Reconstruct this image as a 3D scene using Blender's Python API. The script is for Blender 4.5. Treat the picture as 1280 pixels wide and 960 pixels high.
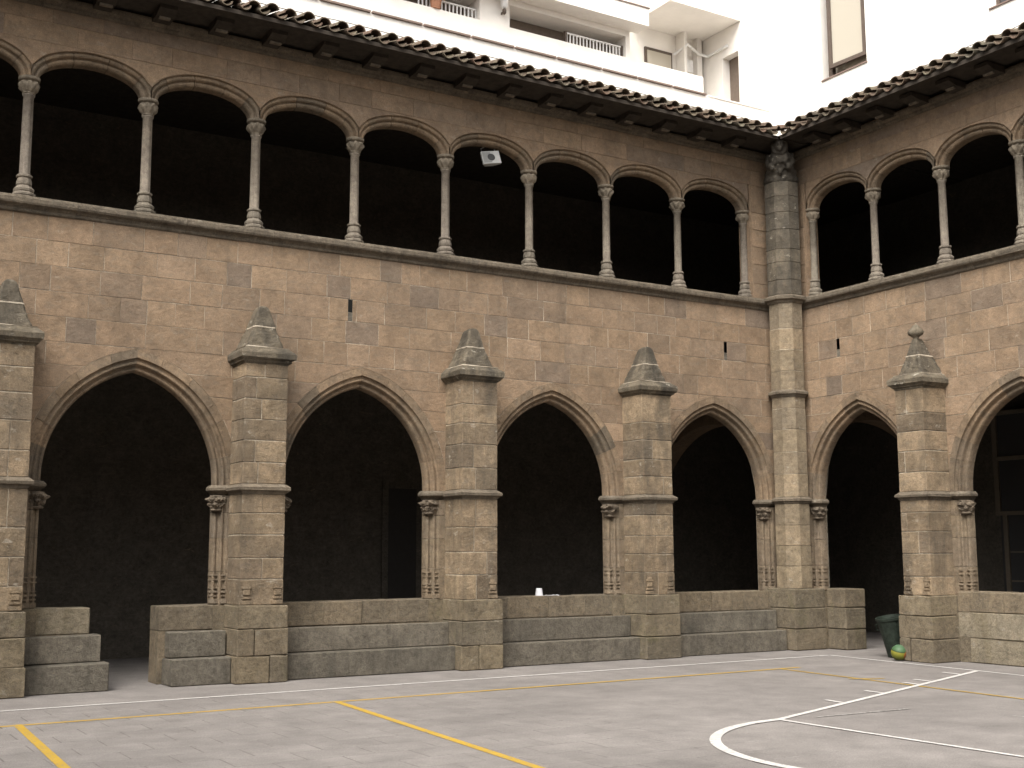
import bpy, bmesh, math, random
from mathutils import Vector, Matrix, noise as mnoise
for o in list(bpy.data.objects): bpy.data.objects.remove(o, do_unlink=True)
scene = bpy.context.scene
COL = scene.collection
R = math.radians
rnd = random.Random(7)

# ------------------------------------------------------------------ camera
cam_d = bpy.data.cameras.new('camera'); cam = bpy.data.objects.new('camera', cam_d); COL.objects.link(cam)
yaw, pitch, roll = R(31.393), R(7.889), R(-0.192)
fwd = Vector((math.sin(yaw)*math.cos(pitch), math.cos(yaw)*math.cos(pitch), math.sin(pitch)))
rt = Vector((math.cos(yaw), -math.sin(yaw), 0)); up = rt.cross(fwd)
r2 = math.cos(roll)*rt + math.sin(roll)*up; u2 = -math.sin(roll)*rt + math.cos(roll)*up
M = Matrix((r2, u2, -fwd)).transposed().to_4x4(); M.translation = Vector((-15.7715, -16.1654, 1.65))
cam.matrix_world = M
cam_d.sensor_width = 36; cam_d.lens = 1522.74/1280*36; cam_d.clip_end = 500; cam_d.clip_start = .05
scene.camera = cam

# ------------------------------------------------------------------ world, sun, exposure
SUN_EL, SUN_AZ = R(52), R(232)          # azimuth clockwise from +Y: light from the -X,-Y side
w = bpy.data.worlds.new('World'); scene.world = w; w.use_nodes = True
nt = w.node_tree; nt.nodes.clear()
sky = nt.nodes.new('ShaderNodeTexSky'); sky.sky_type = 'NISHITA'; sky.sun_disc = False
sky.sun_elevation = SUN_EL; sky.sun_rotation = SUN_AZ; sky.air_density = 1.0; sky.dust_density = 6.0; sky.ozone_density = 1.0
hs = nt.nodes.new('ShaderNodeHueSaturation'); hs.inputs['Saturation'].default_value = .10
bg = nt.nodes.new('ShaderNodeBackground'); bg.inputs[1].default_value = .15
wo = nt.nodes.new('ShaderNodeOutputWorld')
nt.links.new(sky.outputs[0], hs.inputs['Color']); nt.links.new(hs.outputs[0], bg.inputs[0]); nt.links.new(bg.outputs[0], wo.inputs[0])
sl = bpy.data.lights.new('sun', 'SUN'); sl.energy = 1.3; sl.angle = R(40); sl.color = (1, .93, .82)
so = bpy.data.objects.new('sun', sl); COL.objects.link(so)
sdir = Vector((math.sin(SUN_AZ)*math.cos(SUN_EL), math.cos(SUN_AZ)*math.cos(SUN_EL), math.sin(SUN_EL)))
so.rotation_euler = sdir.to_track_quat('Z', 'Y').to_euler(); so.location = (0, 0, 40)
scene.view_settings.view_transform = 'Standard'; scene.view_settings.look = 'None'
scene.view_settings.gamma = 1; scene.view_settings.use_curve_mapping = False
scene.view_settings.exposure = 1.1
scene.render.resolution_x = 1024; scene.render.resolution_y = 768

# ------------------------------------------------------------------ materials
def mat(name, rough=.9):
    m = bpy.data.materials.new(name); m.use_nodes = True
    n = m.node_tree.nodes; b = n['Principled BSDF']; b.inputs['Roughness'].default_value = rough
    b.inputs['Specular IOR Level'].default_value = .25
    return m, m.node_tree, b
def node(t, k, **kw):
    n = t.nodes.new(k)
    for a, v in kw.items(): setattr(n, a, v)
    return n
def ramp(t, src, stops):
    r = node(t, 'ShaderNodeValToRGB'); e = r.color_ramp.elements
    while len(e) < len(stops): e.new(.5)
    for el, (p, c) in zip(e, stops): el.position = p; el.color = (*c, 1)
    t.links.new(src, r.inputs[0]); return r.outputs[0]
def mixc(t, fac, a, b, mode='MIX'):
    m = node(t, 'ShaderNodeMix', data_type='RGBA', blend_type=mode)
    for s, v in ((0, fac), (6, a), (7, b)):
        if hasattr(v, 'is_linked'): t.links.new(v, m.inputs[s])
        else: m.inputs[s].default_value = v if s == 0 else (*v, 1)
    return m.outputs[2]
def mathn(t, op, a, b=None, clamp=False):
    m = node(t, 'ShaderNodeMath', operation=op, use_clamp=clamp)
    for s, v in ((0, a), (1, b)):
        if v is None: continue
        if hasattr(v, 'is_linked'): t.links.new(v, m.inputs[s])
        else: m.inputs[s].default_value = v
    return m.outputs[0]
def noise(t, vec, scale, detail=6, rough=.6):
    n = node(t, 'ShaderNodeTexNoise'); n.inputs['Scale'].default_value = scale
    n.inputs['Detail'].default_value = detail; n.inputs['Roughness'].default_value = rough
    t.links.new(vec, n.inputs['Vector']); return n.outputs['Fac']
def mapped(t, vec, sc):
    m = node(t, 'ShaderNodeMapping'); m.inputs['Scale'].default_value = sc; t.links.new(vec, m.inputs[0]); return m.outputs[0]

def stone(name, tones, stain=(.10, .085, .065), stain_amt=.5, mottle=.35, bump=.5, light=None, light_amt=.0, moss=0.0, stain_lo=.52, blotch=.9, vary=.0):
    """tones: list of colours picked per piece; world-space mottling, dark weathering streaks, pale lime patches"""
    K = .80; tones = [(k[0]*K*1.005, k[1]*K*1.0, k[2]*K*.985) for k in tones]; stain = tuple(x*K for x in stain); light = tuple(x*K for x in light) if light else None
    m, t, b = mat(name, .93)
    geo = node(t, 'ShaderNodeNewGeometry'); P = geo.outputs['Position']
    oi = node(t, 'ShaderNodeObjectInfo'); rn = oi.outputs['Random']
    va = node(t, 'ShaderNodeVectorMath', operation='ADD'); cb = node(t, 'ShaderNodeCombineXYZ')
    for k, q in enumerate((37., 61., 83.)): t.links.new(mathn(t, 'MULTIPLY', rn, q), cb.inputs[k])
    t.links.new(P, va.inputs[0]); t.links.new(cb.outputs[0], va.inputs[1]); Q = va.outputs[0]     # each block has its own grain
    c = ramp(t, rn, [(i/max(1, len(tones)-1), k) for i, k in enumerate(tones)])
    if vary:
        wn = node(t, 'ShaderNodeTexWhiteNoise', noise_dimensions='1D'); t.links.new(rn, wn.inputs['W'])
        c = mixc(t, 1, c, ramp(t, wn.outputs['Value'], [(0, (1-vary,)*3), (1, (1+vary,)*3)]), 'MULTIPLY')
    n1 = noise(t, Q, 3.4, 8, .68); n2 = noise(t, Q, 15, 9, .74); n3 = noise(t, P, 80, 5, .75)
    n4 = node(t, 'ShaderNodeTexNoise'); n4.inputs['Scale'].default_value = 4.5; n4.inputs['Detail'].default_value = 9; n4.inputs['Roughness'].default_value = .72; n4.inputs['Distortion'].default_value = 1.6
    t.links.new(mapped(t, Q, (1, 1, 2.2)), n4.inputs['Vector']); n4 = n4.outputs['Fac']
    v = ramp(t, n1, [(.28, (1-mottle,)*3), (.72, (1+mottle*.6,)*3)]); c = mixc(t, 1, c, v, 'MULTIPLY')
    v = ramp(t, n2, [(.3, (.50, .49, .48)), (.5, (1, 1, 1)), (.72, (1.36, 1.35, 1.31))]); c = mixc(t, blotch, c, v, 'MULTIPLY')
    v = ramp(t, n3, [(.3, (.6, .6, .6)), (.7, (1.32, 1.32, 1.32))]); c = mixc(t, .9, c, v, 'MULTIPLY')
    gy = ramp(t, n4, [(.50, (0, 0, 0)), (.66, (1, 1, 1))]); c = mixc(t, mathn(t, 'MULTIPLY', gy, .38), c, (.165, .145, .115))
    pl = ramp(t, n4, [(.30, (1, 1, 1)), (.40, (0, 0, 0))]); c = mixc(t, mathn(t, 'MULTIPLY', pl, .30), c, (.38, .29, .19))
    st = noise(t, mapped(t, P, (2.3, 2.3, .55)), 1.5, 9, .68)
    s1 = ramp(t, st, [(stain_lo, (0, 0, 0)), (stain_lo+.2, (1, 1, 1))])
    c = mixc(t, mathn(t, 'MULTIPLY', s1, stain_amt), c, stain)
    if light:
        ln = noise(t, mapped(t, P, (1, 1, 1.7)), 5.2, 9, .72)
        l1 = ramp(t, ln, [(.60, (0, 0, 0)), (.66, (1, 1, 1))]); c = mixc(t, mathn(t, 'MULTIPLY', l1, light_amt), c, light)
    if moss:
        mn = noise(t, P, 2.2, 8, .7); l1 = ramp(t, mn, [(.56, (0, 0, 0)), (.68, (1, 1, 1))])
        c = mixc(t, mathn(t, 'MULTIPLY', l1, moss), c, (.13, .12, .05))
    t.links.new(c, b.inputs['Base Color'])
    bp = node(t, 'ShaderNodeBump'); bp.inputs['Strength'].default_value = min(1, bump*1.3); bp.inputs['Distance'].default_value = .028
    h = mathn(t, 'ADD', mathn(t, 'MULTIPLY', n2, 1.0), mathn(t, 'MULTIPLY', n3, .35))
    t.links.new(h, bp.inputs['Height']); t.links.new(bp.outputs[0], b.inputs['Normal'])
    return m
WALLT = [(0.311, 0.216, 0.141), (0.328, 0.232, 0.151), (0.296, 0.207, 0.136), (0.342, 0.242, 0.158), (0.314, 0.219, 0.144), (0.322, 0.226, 0.148), (0.273, 0.197, 0.135), (0.347, 0.246, 0.164), (0.314, 0.220, 0.144), (0.245, 0.185, 0.138), (0.326, 0.230, 0.149)]
PIERT = [(0.332, 0.249, 0.163), (0.270, 0.205, 0.138), (0.377, 0.285, 0.185), (0.204, 0.159, 0.113), (0.321, 0.239, 0.156), (0.398, 0.300, 0.197), (0.240, 0.182, 0.126)]
MT = {}
MT['wall'] = stone('tan_sandstone', WALLT, stain_amt=.30, light=(.40, .33, .25), light_amt=.45, mottle=.30, stain_lo=.53, blotch=.5, vary=.10)
MT['arch'] = stone('arch_sandstone', [(.265, .19, .125), (.29, .208, .135), (.245, .178, .118), (.275, .198, .13), (.19, .15, .108), (.28, .2, .13)], stain_amt=.45, vary=.16)
MT['pier'] = stone('buttress_stone', PIERT, stain_amt=.65, light=(.45, .40, .32), light_amt=.7, stain_lo=.48, mottle=.5, bump=.75, blotch=.75, vary=.15)
MT['jamb'] = stone('jamb_stone', [(.235, .18, .125), (.26, .20, .135), (.21, .165, .12), (.245, .185, .125), (.19, .15, .11)], stain_amt=.5, light=(.4, .34, .26), light_amt=.35, stain_lo=.5)
MT['plinth'] = stone('plinth_stone', [(.235, .188, .125), (.20, .163, .115), (.265, .212, .14), (.17, .143, .105), (.225, .178, .12)], stain_amt=.6, light=(.36, .32, .25), light_amt=.5, moss=.28, bump=.9)
MT['cap'] = stone('weathered_cap_stone', [(.165, .137, .10), (.19, .158, .114), (.14, .118, .088)], stain=(.05, .044, .035), stain_amt=.85, light=(.46, .42, .34), light_amt=.8, bump=1.0, stain_lo=.43)
MT['ledge'] = stone('ledge_stone', [(.19, .155, .115), (.17, .14, .105), (.21, .17, .125)], stain=(.07, .06, .05), stain_amt=.6, bump=.8, light=(.36, .31, .24), light_amt=.4)
MT['step'] = stone('grey_step_stone', [(.185, .163, .13), (.16, .142, .115), (.195, .17, .135), (.15, .134, .108)], stain=(.065, .06, .05), stain_amt=.75, vary=.12, bump=.9, light=(.28, .25, .2), light_amt=.35)
MT['parapet'] = stone('parapet_stone', [(.23, .185, .13), (.26, .205, .14), (.20, .165, .12), (.27, .21, .14), (.22, .178, .125)], stain=(.09, .08, .062), stain_amt=.6, bump=.9, light=(.38, .33, .26), light_amt=.4)
MT['bright'] = stone('limewashed_stone', [(.29, .245, .175), (.32, .275, .205), (.27, .225, .16)], stain=(.17, .135, .075), stain_amt=.7, bump=.8, light=(.42, .39, .33), light_amt=.5)
MT['column'] = stone('grey_column_stone', [(.24, .205, .165), (.22, .19, .15), (.26, .22, .175), (.20, .17, .14)], stain_amt=.4, bump=.35)
MT['capital'] = stone('carved_capital_stone', [(.27, .225, .17), (.24, .20, .15), (.29, .24, .18)], stain=(.09, .075, .055), stain_amt=.5, bump=.6)
MT['jambcap'] = stone('dark_leaf_capital_stone', [(.19, .15, .11), (.17, .135, .10), (.21, .165, .12)], stain=(.07, .058, .045), stain_amt=.6, bump=.9)
MT['corner'] = stone('corner_shaft_stone', [(.30, .235, .155), (.26, .205, .14), (.33, .255, .17), (.22, .18, .13)], stain_amt=.5, light=(.46, .41, .33), light_amt=.5)
MT['corner_dark'] = stone('blackened_corner_stone', [(.08, .07, .056), (.16, .132, .098), (.09, .078, .062), (.20, .165, .12), (.105, .09, .07)], stain=(.06, .053, .043), stain_amt=.85, light=(.46, .42, .34), light_amt=.75, stain_lo=.43, mottle=.5)
MT['mortar'] = stone('lime_mortar', [(.60, .52, .41), (.62, .54, .43)], stain=(.16, .125, .09), stain_amt=.9, mottle=.5, bump=.6, stain_lo=.48)
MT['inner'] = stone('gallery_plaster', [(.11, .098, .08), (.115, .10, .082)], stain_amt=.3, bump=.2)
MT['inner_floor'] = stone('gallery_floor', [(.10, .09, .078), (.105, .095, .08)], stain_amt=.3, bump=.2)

def flat(name, col, rough=.7, metal=0, nz=.12, scale=12, bump=0):
    m, t, b = mat(name, rough); b.inputs['Metallic'].default_value = metal
    geo = node(t, 'ShaderNodeNewGeometry'); n1 = noise(t, geo.outputs['Position'], scale, 6, .65)
    v = ramp(t, n1, [(.3, (1-nz,)*3), (.7, (1+nz,)*3)])
    t.links.new(mixc(t, 1, col, v, 'MULTIPLY'), b.inputs['Base Color'])
    if bump:
        bp = node(t, 'ShaderNodeBump'); bp.inputs['Strength'].default_value = bump; bp.inputs['Distance'].default_value = .01
        t.links.new(n1, bp.inputs['Height']); t.links.new(bp.outputs[0], b.inputs['Normal'])
    return m
MT['white'] = flat('white_render', (.84, .80, .745), .85, nz=.05, scale=2)
MT['coping'] = flat('brown_coping', (.20, .145, .12), .8)
MT['frame'] = flat('dark_window_frame', (.10, .075, .06), .5)
MT['whitebar'] = flat('white_painted_metal', (.78, .77, .75), .5)
MT['wood'] = flat('dark_eave_wood', (.042, .034, .026), .85, nz=.4, scale=9)
MT['woodend'] = flat('pale_bracket_end', (.15, .125, .095), .9, nz=.35)
MT['boardedge'] = flat('eave_board_edge', (.045, .036, .028), .9, nz=.3)
MT['darkdoor'] = flat('dark_door', (.03, .027, .024), .6)
MT['slot_shade'] = flat('slot_depth_shade', (.006, .006, .005), .95)  # shade inside the drain slots, put into the colour
MT['joint'] = flat('dirty_joint_sand', (.128, .116, .106), .95, nz=.4, scale=5)
MT['cable'] = flat('black_cable', (.03, .03, .03), .6)
MT['bin'] = flat('dark_green_plastic', (.018, .025, .018), .65, nz=.55, scale=14, bump=.3)
MT['plaster_cup'] = flat('white_paper', (.62, .62, .64), .7, nz=.05)
MT['speaker'] = flat('pale_grey_plastic', (.42, .42, .40), .5)
MT['speaker_dark'] = flat('speaker_dark', (.05, .05, .05), .5)
MT['speaker_mid'] = flat('speaker_grille', (.22, .22, .21), .5)
MT['glazed_frame'] = flat('glazed_screen_frame', (.13, .108, .08), .6)
MT['flower'] = flat('orange_flowers', (.75, .28, .08), .8, nz=.5, scale=25)
MT['pot'] = flat('clay_pot', (.4, .2, .12), .8)
def glass(name, col, rough=.06):
    m, t, b = mat(name, rough); b.inputs['Base Color'].default_value = (*col, 1); b.inputs['Specular IOR Level'].default_value = .6; return m
MT['glass'] = glass('window_glass', (.05, .05, .05))
MT['glass_pale'] = glass('cream_reflection_glass', (.42, .38, .31), .15)  # cream reflection of the facing building put into the pane colour
MT['shutter'] = flat('brown_roller_shutter', (.16, .125, .10), .7)
def tile_mat():
    m, t, b = mat('roof_tile_clay', .9)
    geo = node(t, 'ShaderNodeNewGeometry'); oi = node(t, 'ShaderNodeObjectInfo')
    c = ramp(t, oi.outputs['Random'], [(0, (.085, .062, .046)), (.3, (.11, .078, .055)), (.55, (.075, .062, .047)), (.8, (.125, .075, .053)), (1, (.095, .075, .053))])
    n1 = noise(t, geo.outputs['Position'], 9, 8, .7)
    l1 = ramp(t, n1, [(.48, (0, 0, 0)), (.6, (1, 1, 1))]); c = mixc(t, mathn(t, 'MULTIPLY', l1, .45), c, (.19, .175, .12))
    n2 = noise(t, geo.outputs['Position'], 5, 8, .7); l2 = ramp(t, n2, [(.55, (0, 0, 0)), (.7, (1, 1, 1))]); c = mixc(t, mathn(t, 'MULTIPLY', l2, .7), c, (.06, .055, .04))
    t.links.new(c, b.inputs['Base Color']); return m
MT['tile'] = tile_mat()
def ground_mat(name, base, per):
    m, t, b = mat(name, .88)
    geo = node(t, 'ShaderNodeNewGeometry'); P = geo.outputs['Position']; oi = node(t, 'ShaderNodeObjectInfo')
    n1 = noise(t, P, .35, 6, .6); n2 = noise(t, P, 2.2, 8, .68); n3 = noise(t, P, 60, 5, .75); n4 = noise(t, P, 220, 3, .7)
    v = ramp(t, oi.outputs['Random'], [(0, (1-per,)*3), (1, (1+per,)*3)]); c = mixc(t, 1, base, v, 'MULTIPLY')
    for nn, lo, hi, f in ((n1, .82, 1.15, 1), (n2, .78, 1.16, 1), (n3, .68, 1.3, .9), (n4, .65, 1.35, .9)):
        c = mixc(t, f, c, ramp(t, nn, [(.3, (lo,)*3), (.7, (hi,)*3)]), 'MULTIPLY')
    d = noise(t, mapped(t, P, (1.4, .5, 1)), 1.1, 10, .75); dd = ramp(t, d, [(.57, (0, 0, 0)), (.72, (1, 1, 1))])
    c = mixc(t, mathn(t, 'MULTIPLY', dd, .45), c, (.11, .098, .09))
    t.links.new(c, b.inputs['Base Color'])
    bp = node(t, 'ShaderNodeBump'); bp.inputs['Strength'].default_value = .3; bp.inputs['Distance'].default_value = .004
    t.links.new(n3, bp.inputs['Height']); t.links.new(bp.outputs[0], b.inputs['Normal'])
    return m
GB = (.190, .173, .161)
MT['ground'] = ground_mat('court_concrete', GB, 0); MT['slab'] = ground_mat('court_slab', GB, .035)
def paint(name, col, wear):
    m, t, b = mat(name, .75); geo = node(t, 'ShaderNodeNewGeometry'); P = geo.outputs['Position']
    n = noise(t, P, 26, 9, .75); k = ramp(t, n, [(wear, (0, 0, 0)), (wear+.12, (1, 1, 1))])
    n2 = noise(t, P, 3, 5, .6); v = ramp(t, n2, [(.3, (.88,)*3), (.7, (1.06,)*3)])
    t.links.new(mixc(t, k, GB, mixc(t, 1, col, v, 'MULTIPLY')), b.inputs['Base Color']); return m
MT['wline'] = paint('white_line_paint', (.52, .495, .47), .36); MT['yline'] = paint('yellow_line_paint', (.40, .255, .03), .36)
MT['wworn'] = paint('worn_white_paint', (.5, .48, .45), .46)
def ball_mat():
    m, t, b = mat('ball_rubber', .5)
    tc = node(t, 'ShaderNodeTexCoord'); sp = node(t, 'ShaderNodeSeparateXYZ'); t.links.new(tc.outputs['Object'], sp.inputs[0])
    c = ramp(t, mathn(t, 'ADD', mathn(t, 'MULTIPLY', sp.outputs[2], 4.2), .5), [(0, (.06, .08, .02)), (.42, (.17, .17, .025)), (.60, (.2, .185, .03)), (.64, (.012, .02, .012)), (.68, (.05, .10, .04)), (1, (.065, .12, .065))])
    vd = node(t, 'ShaderNodeVectorMath', operation='DISTANCE'); t.links.new(tc.outputs['Object'], vd.inputs[0]); vd.inputs[1].default_value = (-.03, -.112, -.005)
    k = ramp(t, vd.outputs['Value'], [(.045, (1, 1, 1)), (.06, (0, 0, 0))]); c = mixc(t, k, c, (.26, .09, .025))
    t.links.new(c, b.inputs['Base Color']); return m
MT['ball'] = ball_mat()

# ------------------------------------------------------------------ mesh helpers
class MB:
    def __init__(s): s.v = []; s.f = []
    def add(s, vs, fs):
        o = len(s.v); s.v += [tuple(p) for p in vs]; s.f += [tuple(i+o for i in f) for f in fs]; return s
    def box(s, a, b):
        (x0, y0, z0), (x1, y1, z1) = a, b
        return s.add([(x0, y0, z0), (x1, y0, z0), (x1, y1, z0), (x0, y1, z0), (x0, y0, z1), (x1, y0, z1), (x1, y1, z1), (x0, y1, z1)],
                     [(0, 3, 2, 1), (4, 5, 6, 7), (0, 1, 5, 4), (1, 2, 6, 5), (2, 3, 7, 6), (3, 0, 4, 7)])
    def loft(s, loops, caps=True, closed=True):
        n = len(loops[0]); vs = [p for l in loops for p in l]; fs = []
        for i in range(len(loops)-1):
            for j in range(n if closed else n-1):
                k = (j+1) % n; fs.append((i*n+j, i*n+k, (i+1)*n+k, (i+1)*n+j))
        if caps: fs += [tuple(range(n))[::-1], tuple(range((len(loops)-1)*n, len(loops)*n))]
        return s.add(vs, fs)
    def tube(s, pts, r, n=8):
        loops = []
        for i, p in enumerate(pts):
            p = Vector(p); d = (Vector(pts[min(i+1, len(pts)-1)])-Vector(pts[max(i-1, 0)])).normalized()
            a = d.cross(Vector((0, 0, 1)) if abs(d.z) < .9 else Vector((1, 0, 0))).normalized(); b = d.cross(a)
            loops.append([p+r*(math.cos(2*math.pi*k/n)*a+math.sin(2*math.pi*k/n)*b) for k in range(n)])
        return s.loft(loops)
    def mesh(s, name, smooth=False, tri=False):
        me = bpy.data.meshes.new(name); me.from_pydata(s.v, [], s.f)
        bm = bmesh.new(); bm.from_mesh(me); bmesh.ops.recalc_face_normals(bm, faces=bm.faces); bm.to_mesh(me); bm.free()
        if smooth:
            me.polygons.foreach_set('use_smooth', [True]*len(me.polygons))
        return me
    def build(s, name, material, parent=None, smooth=False):
        return put(name, s.mesh(name, smooth), material, parent)
def put(name, me, material, parent=None):
    if material is not None and not me.materials: me.materials.append(MT[material] if isinstance(material, str) else material)
    o = bpy.data.objects.new(name, me); COL.objects.link(o)
    if parent: o.parent = parent
    return o
def empty(name, loc=(0, 0, 0), parent=None):
    o = bpy.data.objects.new(name, None); COL.objects.link(o); o.location = loc; o.empty_display_size = .2
    if parent: o.parent = parent
    return o
def tag(o, label, cat, group=None):
    o['label'] = label; o['category'] = cat
    if group: o['group'] = group
    return o
def struct(o): o['kind'] = 'structure'; return o

LONG = lambda s, d, z: (-s, -d, z)
RIGHT = lambda s, d, z: (-d, -s, z)
def J(a): return rnd.uniform(-a, a)

def rbox(T, s0, s1, d0, d1, z0, z1, bev=.012, jit=.006, m=None):
    """a dressed block: box with chamfered edges on all sides and slightly uneven corners; T maps wing coords to world"""
    m = m or MB()
    c = [(s0, d0), (s1, d0), (s1, d1), (s0, d1)]
    def ring(z, ins):
        out = []
        for (s, d), (ks, kd) in zip(c, ((1, 1), (-1, 1), (-1, -1), (1, -1))):
            # chamfered vertical corners : two points each
            a = (s+ks*ins, d+kd*(ins+bev)); b = (s+ks*(ins+bev), d+kd*ins)
            out += [a, b] if ks*kd > 0 else [b, a]
        return out
    jj = [(J(jit), J(jit)) for _ in range(8)]; jz = [J(jit) for _ in range(8)]
    order = [(z0, bev), (z0+bev, 0), (z1-bev, 0), (z1, bev)]
    loops = []
    for z, ins in order:
        loops.append([T(s+a, d+b, z+q*(1 if z > (z0+z1)/2 else .3)) for (s, d), (a, b), q in zip(ring(z, ins), jj, jz)])
    return m.loft(loops)

def slab_poly(T, poly, d_front, thick, bev=.004, jit=.003):
    """ashlar facing stone: outline in (s,z), chamfered front arris"""
    n = len(poly); cs = sum(p[0] for p in poly)/n; cz = sum(p[1] for p in poly)/n
    dj = J(.002)
    def ins(p, k):
        v = Vector((p[0]-cs, p[1]-cz)); l = max(v.length, .01); v *= max(0, (l-k*1.3)/l); return (cs+v.x, cz+v.y)
    pj = [(p[0]+J(jit), p[1]+J(jit)) for p in poly]
    l0 = [T(s, d_front-thick, z) for s, z in pj]
    l1 = [T(s, d_front-bev+dj, z) for s, z in pj]
    l2 = [T(*(lambda q: (q[0], d_front+dj+J(.0005), q[1]))(ins(p, bev))) for p in pj]
    return MB().loft([l0, l1, l2])

def rect_loft(T, s0, s1, d0, d1, levels, jit=0.0):
    """levels: (z, side overhang, front overhang); the back stays in the wall"""
    loops = []
    for z, o, f in levels:
        loops.append([T(s0-o+J(jit), d0, z+J(jit)), T(s1+o+J(jit), d0, z+J(jit)), T(s1+o+J(jit), d1+f+J(jit), z+J(jit)), T(s0-o+J(jit), d1+f+J(jit), z+J(jit))])
    return MB().loft(loops)

# ------------------------------------------------------------------ dimensions
WD = .20            # lower wall face (distance in front of the column axis)
UD = .15            # upper arcade face
Z_BAND0, Z_BAND1 = 2.43, 2.56
SPR = 2.62
Z_SILL0, Z_SILL1 = 5.935, 6.135
Z_ABA = 7.764
PROFILE = [(.28, 0), (.170, 0), (.166, .026), (.153, .042), (.132, .044), (.114, .030), (.098, .030), (.086, .048), (.083, .080), (.072, .102), (.056, .104), (.041, .090), (.025, .090), (.010, .106), (.002, .14), (0, .17), (0, .23)]

class Arch:
    def __init__(s, c, a, rise=1.40):
        s.c = c; s.a = a; s.e = (rise*rise-a*a)/(2*a); s.R = a+s.e
    def half(s, off, z):           # half width at height z of the curve at radial offset off
        r = s.R+off; q = r*r-max(0, z-SPR)**2
        return math.sqrt(q)-s.e if q > s.e**2 else 0
    def apex(s, off): return SPR+math.sqrt((s.R+off)**2-s.e**2)
    def pt(s, off, t, side):       # t 0 at spring .. 1 at apex
        r = s.R+off; th = t*math.acos(s.e/r)
        return (s.c+side*(r*math.cos(th)-s.e), SPR+r*math.sin(th))

def pieces(a, b, lo, hi):
    """split [a,b] in uneven lengths"""
    out = [a]
    while b-out[-1] > hi: out.append(out[-1]+rnd.uniform(lo, min(hi, b-out[-1]-lo*.6) if b-out[-1]-lo*.6 > lo else lo))
    return out+[b]

def make_capital_mesh(r_neck, r_top, h, lobes=8):
    """carved bell of leaves under a round-cornered abacus; base at z 0"""
    m = MB(); n = 48; loops = []
    prof = [(0, r_neck*1.12), (.05, r_neck*1.25), (.09, r_neck*1.05), (.16, r_neck*1.35), (.28, r_top*.90), (.42, r_top*1.02), (.58, r_top*1.05), (.68, r_top*.98), (.74, r_top*.84), (.78, r_top*.82), (.80, r_top*.98), (.86, r_top*1.05), (.95, r_top*1.06), (1, r_top*1.0)]
    for q, r in prof:
        l = []
        for k in range(n):
            th = 2*math.pi*k/n; rr = r
            if .12 < q < .77:
                lf = .5+.5*math.cos(lobes*th+(math.pi if q > .45 else 0)); rr *= .78+.26*lf**.6
                rr *= 1+.20*mnoise.noise(Vector((math.cos(th)*4, math.sin(th)*4, q*9)))
            if q > .78: rr *= 1+.05*abs(math.cos(4*th))**3
            l.append((rr*math.cos(th), rr*math.sin(th), q*h))
        loops.append(l)
    return m.loft(loops).mesh('capital', True)
def make_shaft_mesh(r, h):
    m = MB(); n = 32; loops = []
    for q, k in ((0, 1.25), (.012, 1.25), (.022, 1.0), (.5, .985), (.975, .97), (.985, 1.2), (1, 1.2)):
        loops.append([((r*k*(.86+.16*abs(math.cos(2*(2*math.pi*j/n)))**.7))*math.cos(2*math.pi*j/n), (r*k*(.86+.16*abs(math.cos(2*(2*math.pi*j/n)))**.7))*math.sin(2*math.pi*j/n), q*h) for j in range(n)])
    return m.loft(loops).mesh('shaft', True)
def make_base_mesh(r, w, h):
    m = MB(); n = 8; loops = []
    prof = [(0, w), (.10, w*1.0), (.13, w*.93), (.17, w*1.0), (.24, w*1.0), (.30, w*.80), (.34, w*.86), (.42, w*.88), (.50, w*.70), (.56, w*.60), (.60, w*.66), (.68, w*.66), (.76, r*1.35), (.86, r*1.2), (.90, r*1.45), (.96, r*1.45), (1, r*1.15)]
    for q, rr in prof: loops.append([(rr*1.08*math.cos(2*math.pi*(j+.5)/n), rr*1.08*math.sin(2*math.pi*(j+.5)/n), q*h) for j in range(n)])
    return m.loft(loops).mesh('base', False)
CAPM = make_capital_mesh(.066, .126, .225); SHM = make_shaft_mesh(.066, 1.10); BAM = make_base_mesh(.064, .138, .34)
for me, k in ((CAPM, 'capital'), (SHM, 'column'), (BAM, 'column')): me.materials.append(MT[k])

def super_arch(a, b, t, off, p=2.0):
    """upper arch curve, t in 0..1 from the left spring to the right; off outwards"""
    th = math.pi*(1-t); c, s_ = math.cos(th), math.sin(th)
    x = a*math.copysign(abs(c)**(2/p), c); z = b*abs(s_)**(2/p)
    nx = math.copysign(abs(x/a)**(p-1)/a, x); nz = (z/b)**(p-1)/b; l = math.hypot(nx, nz) or 1
    return x+off*nx/l, z+off*nz/l

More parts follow.
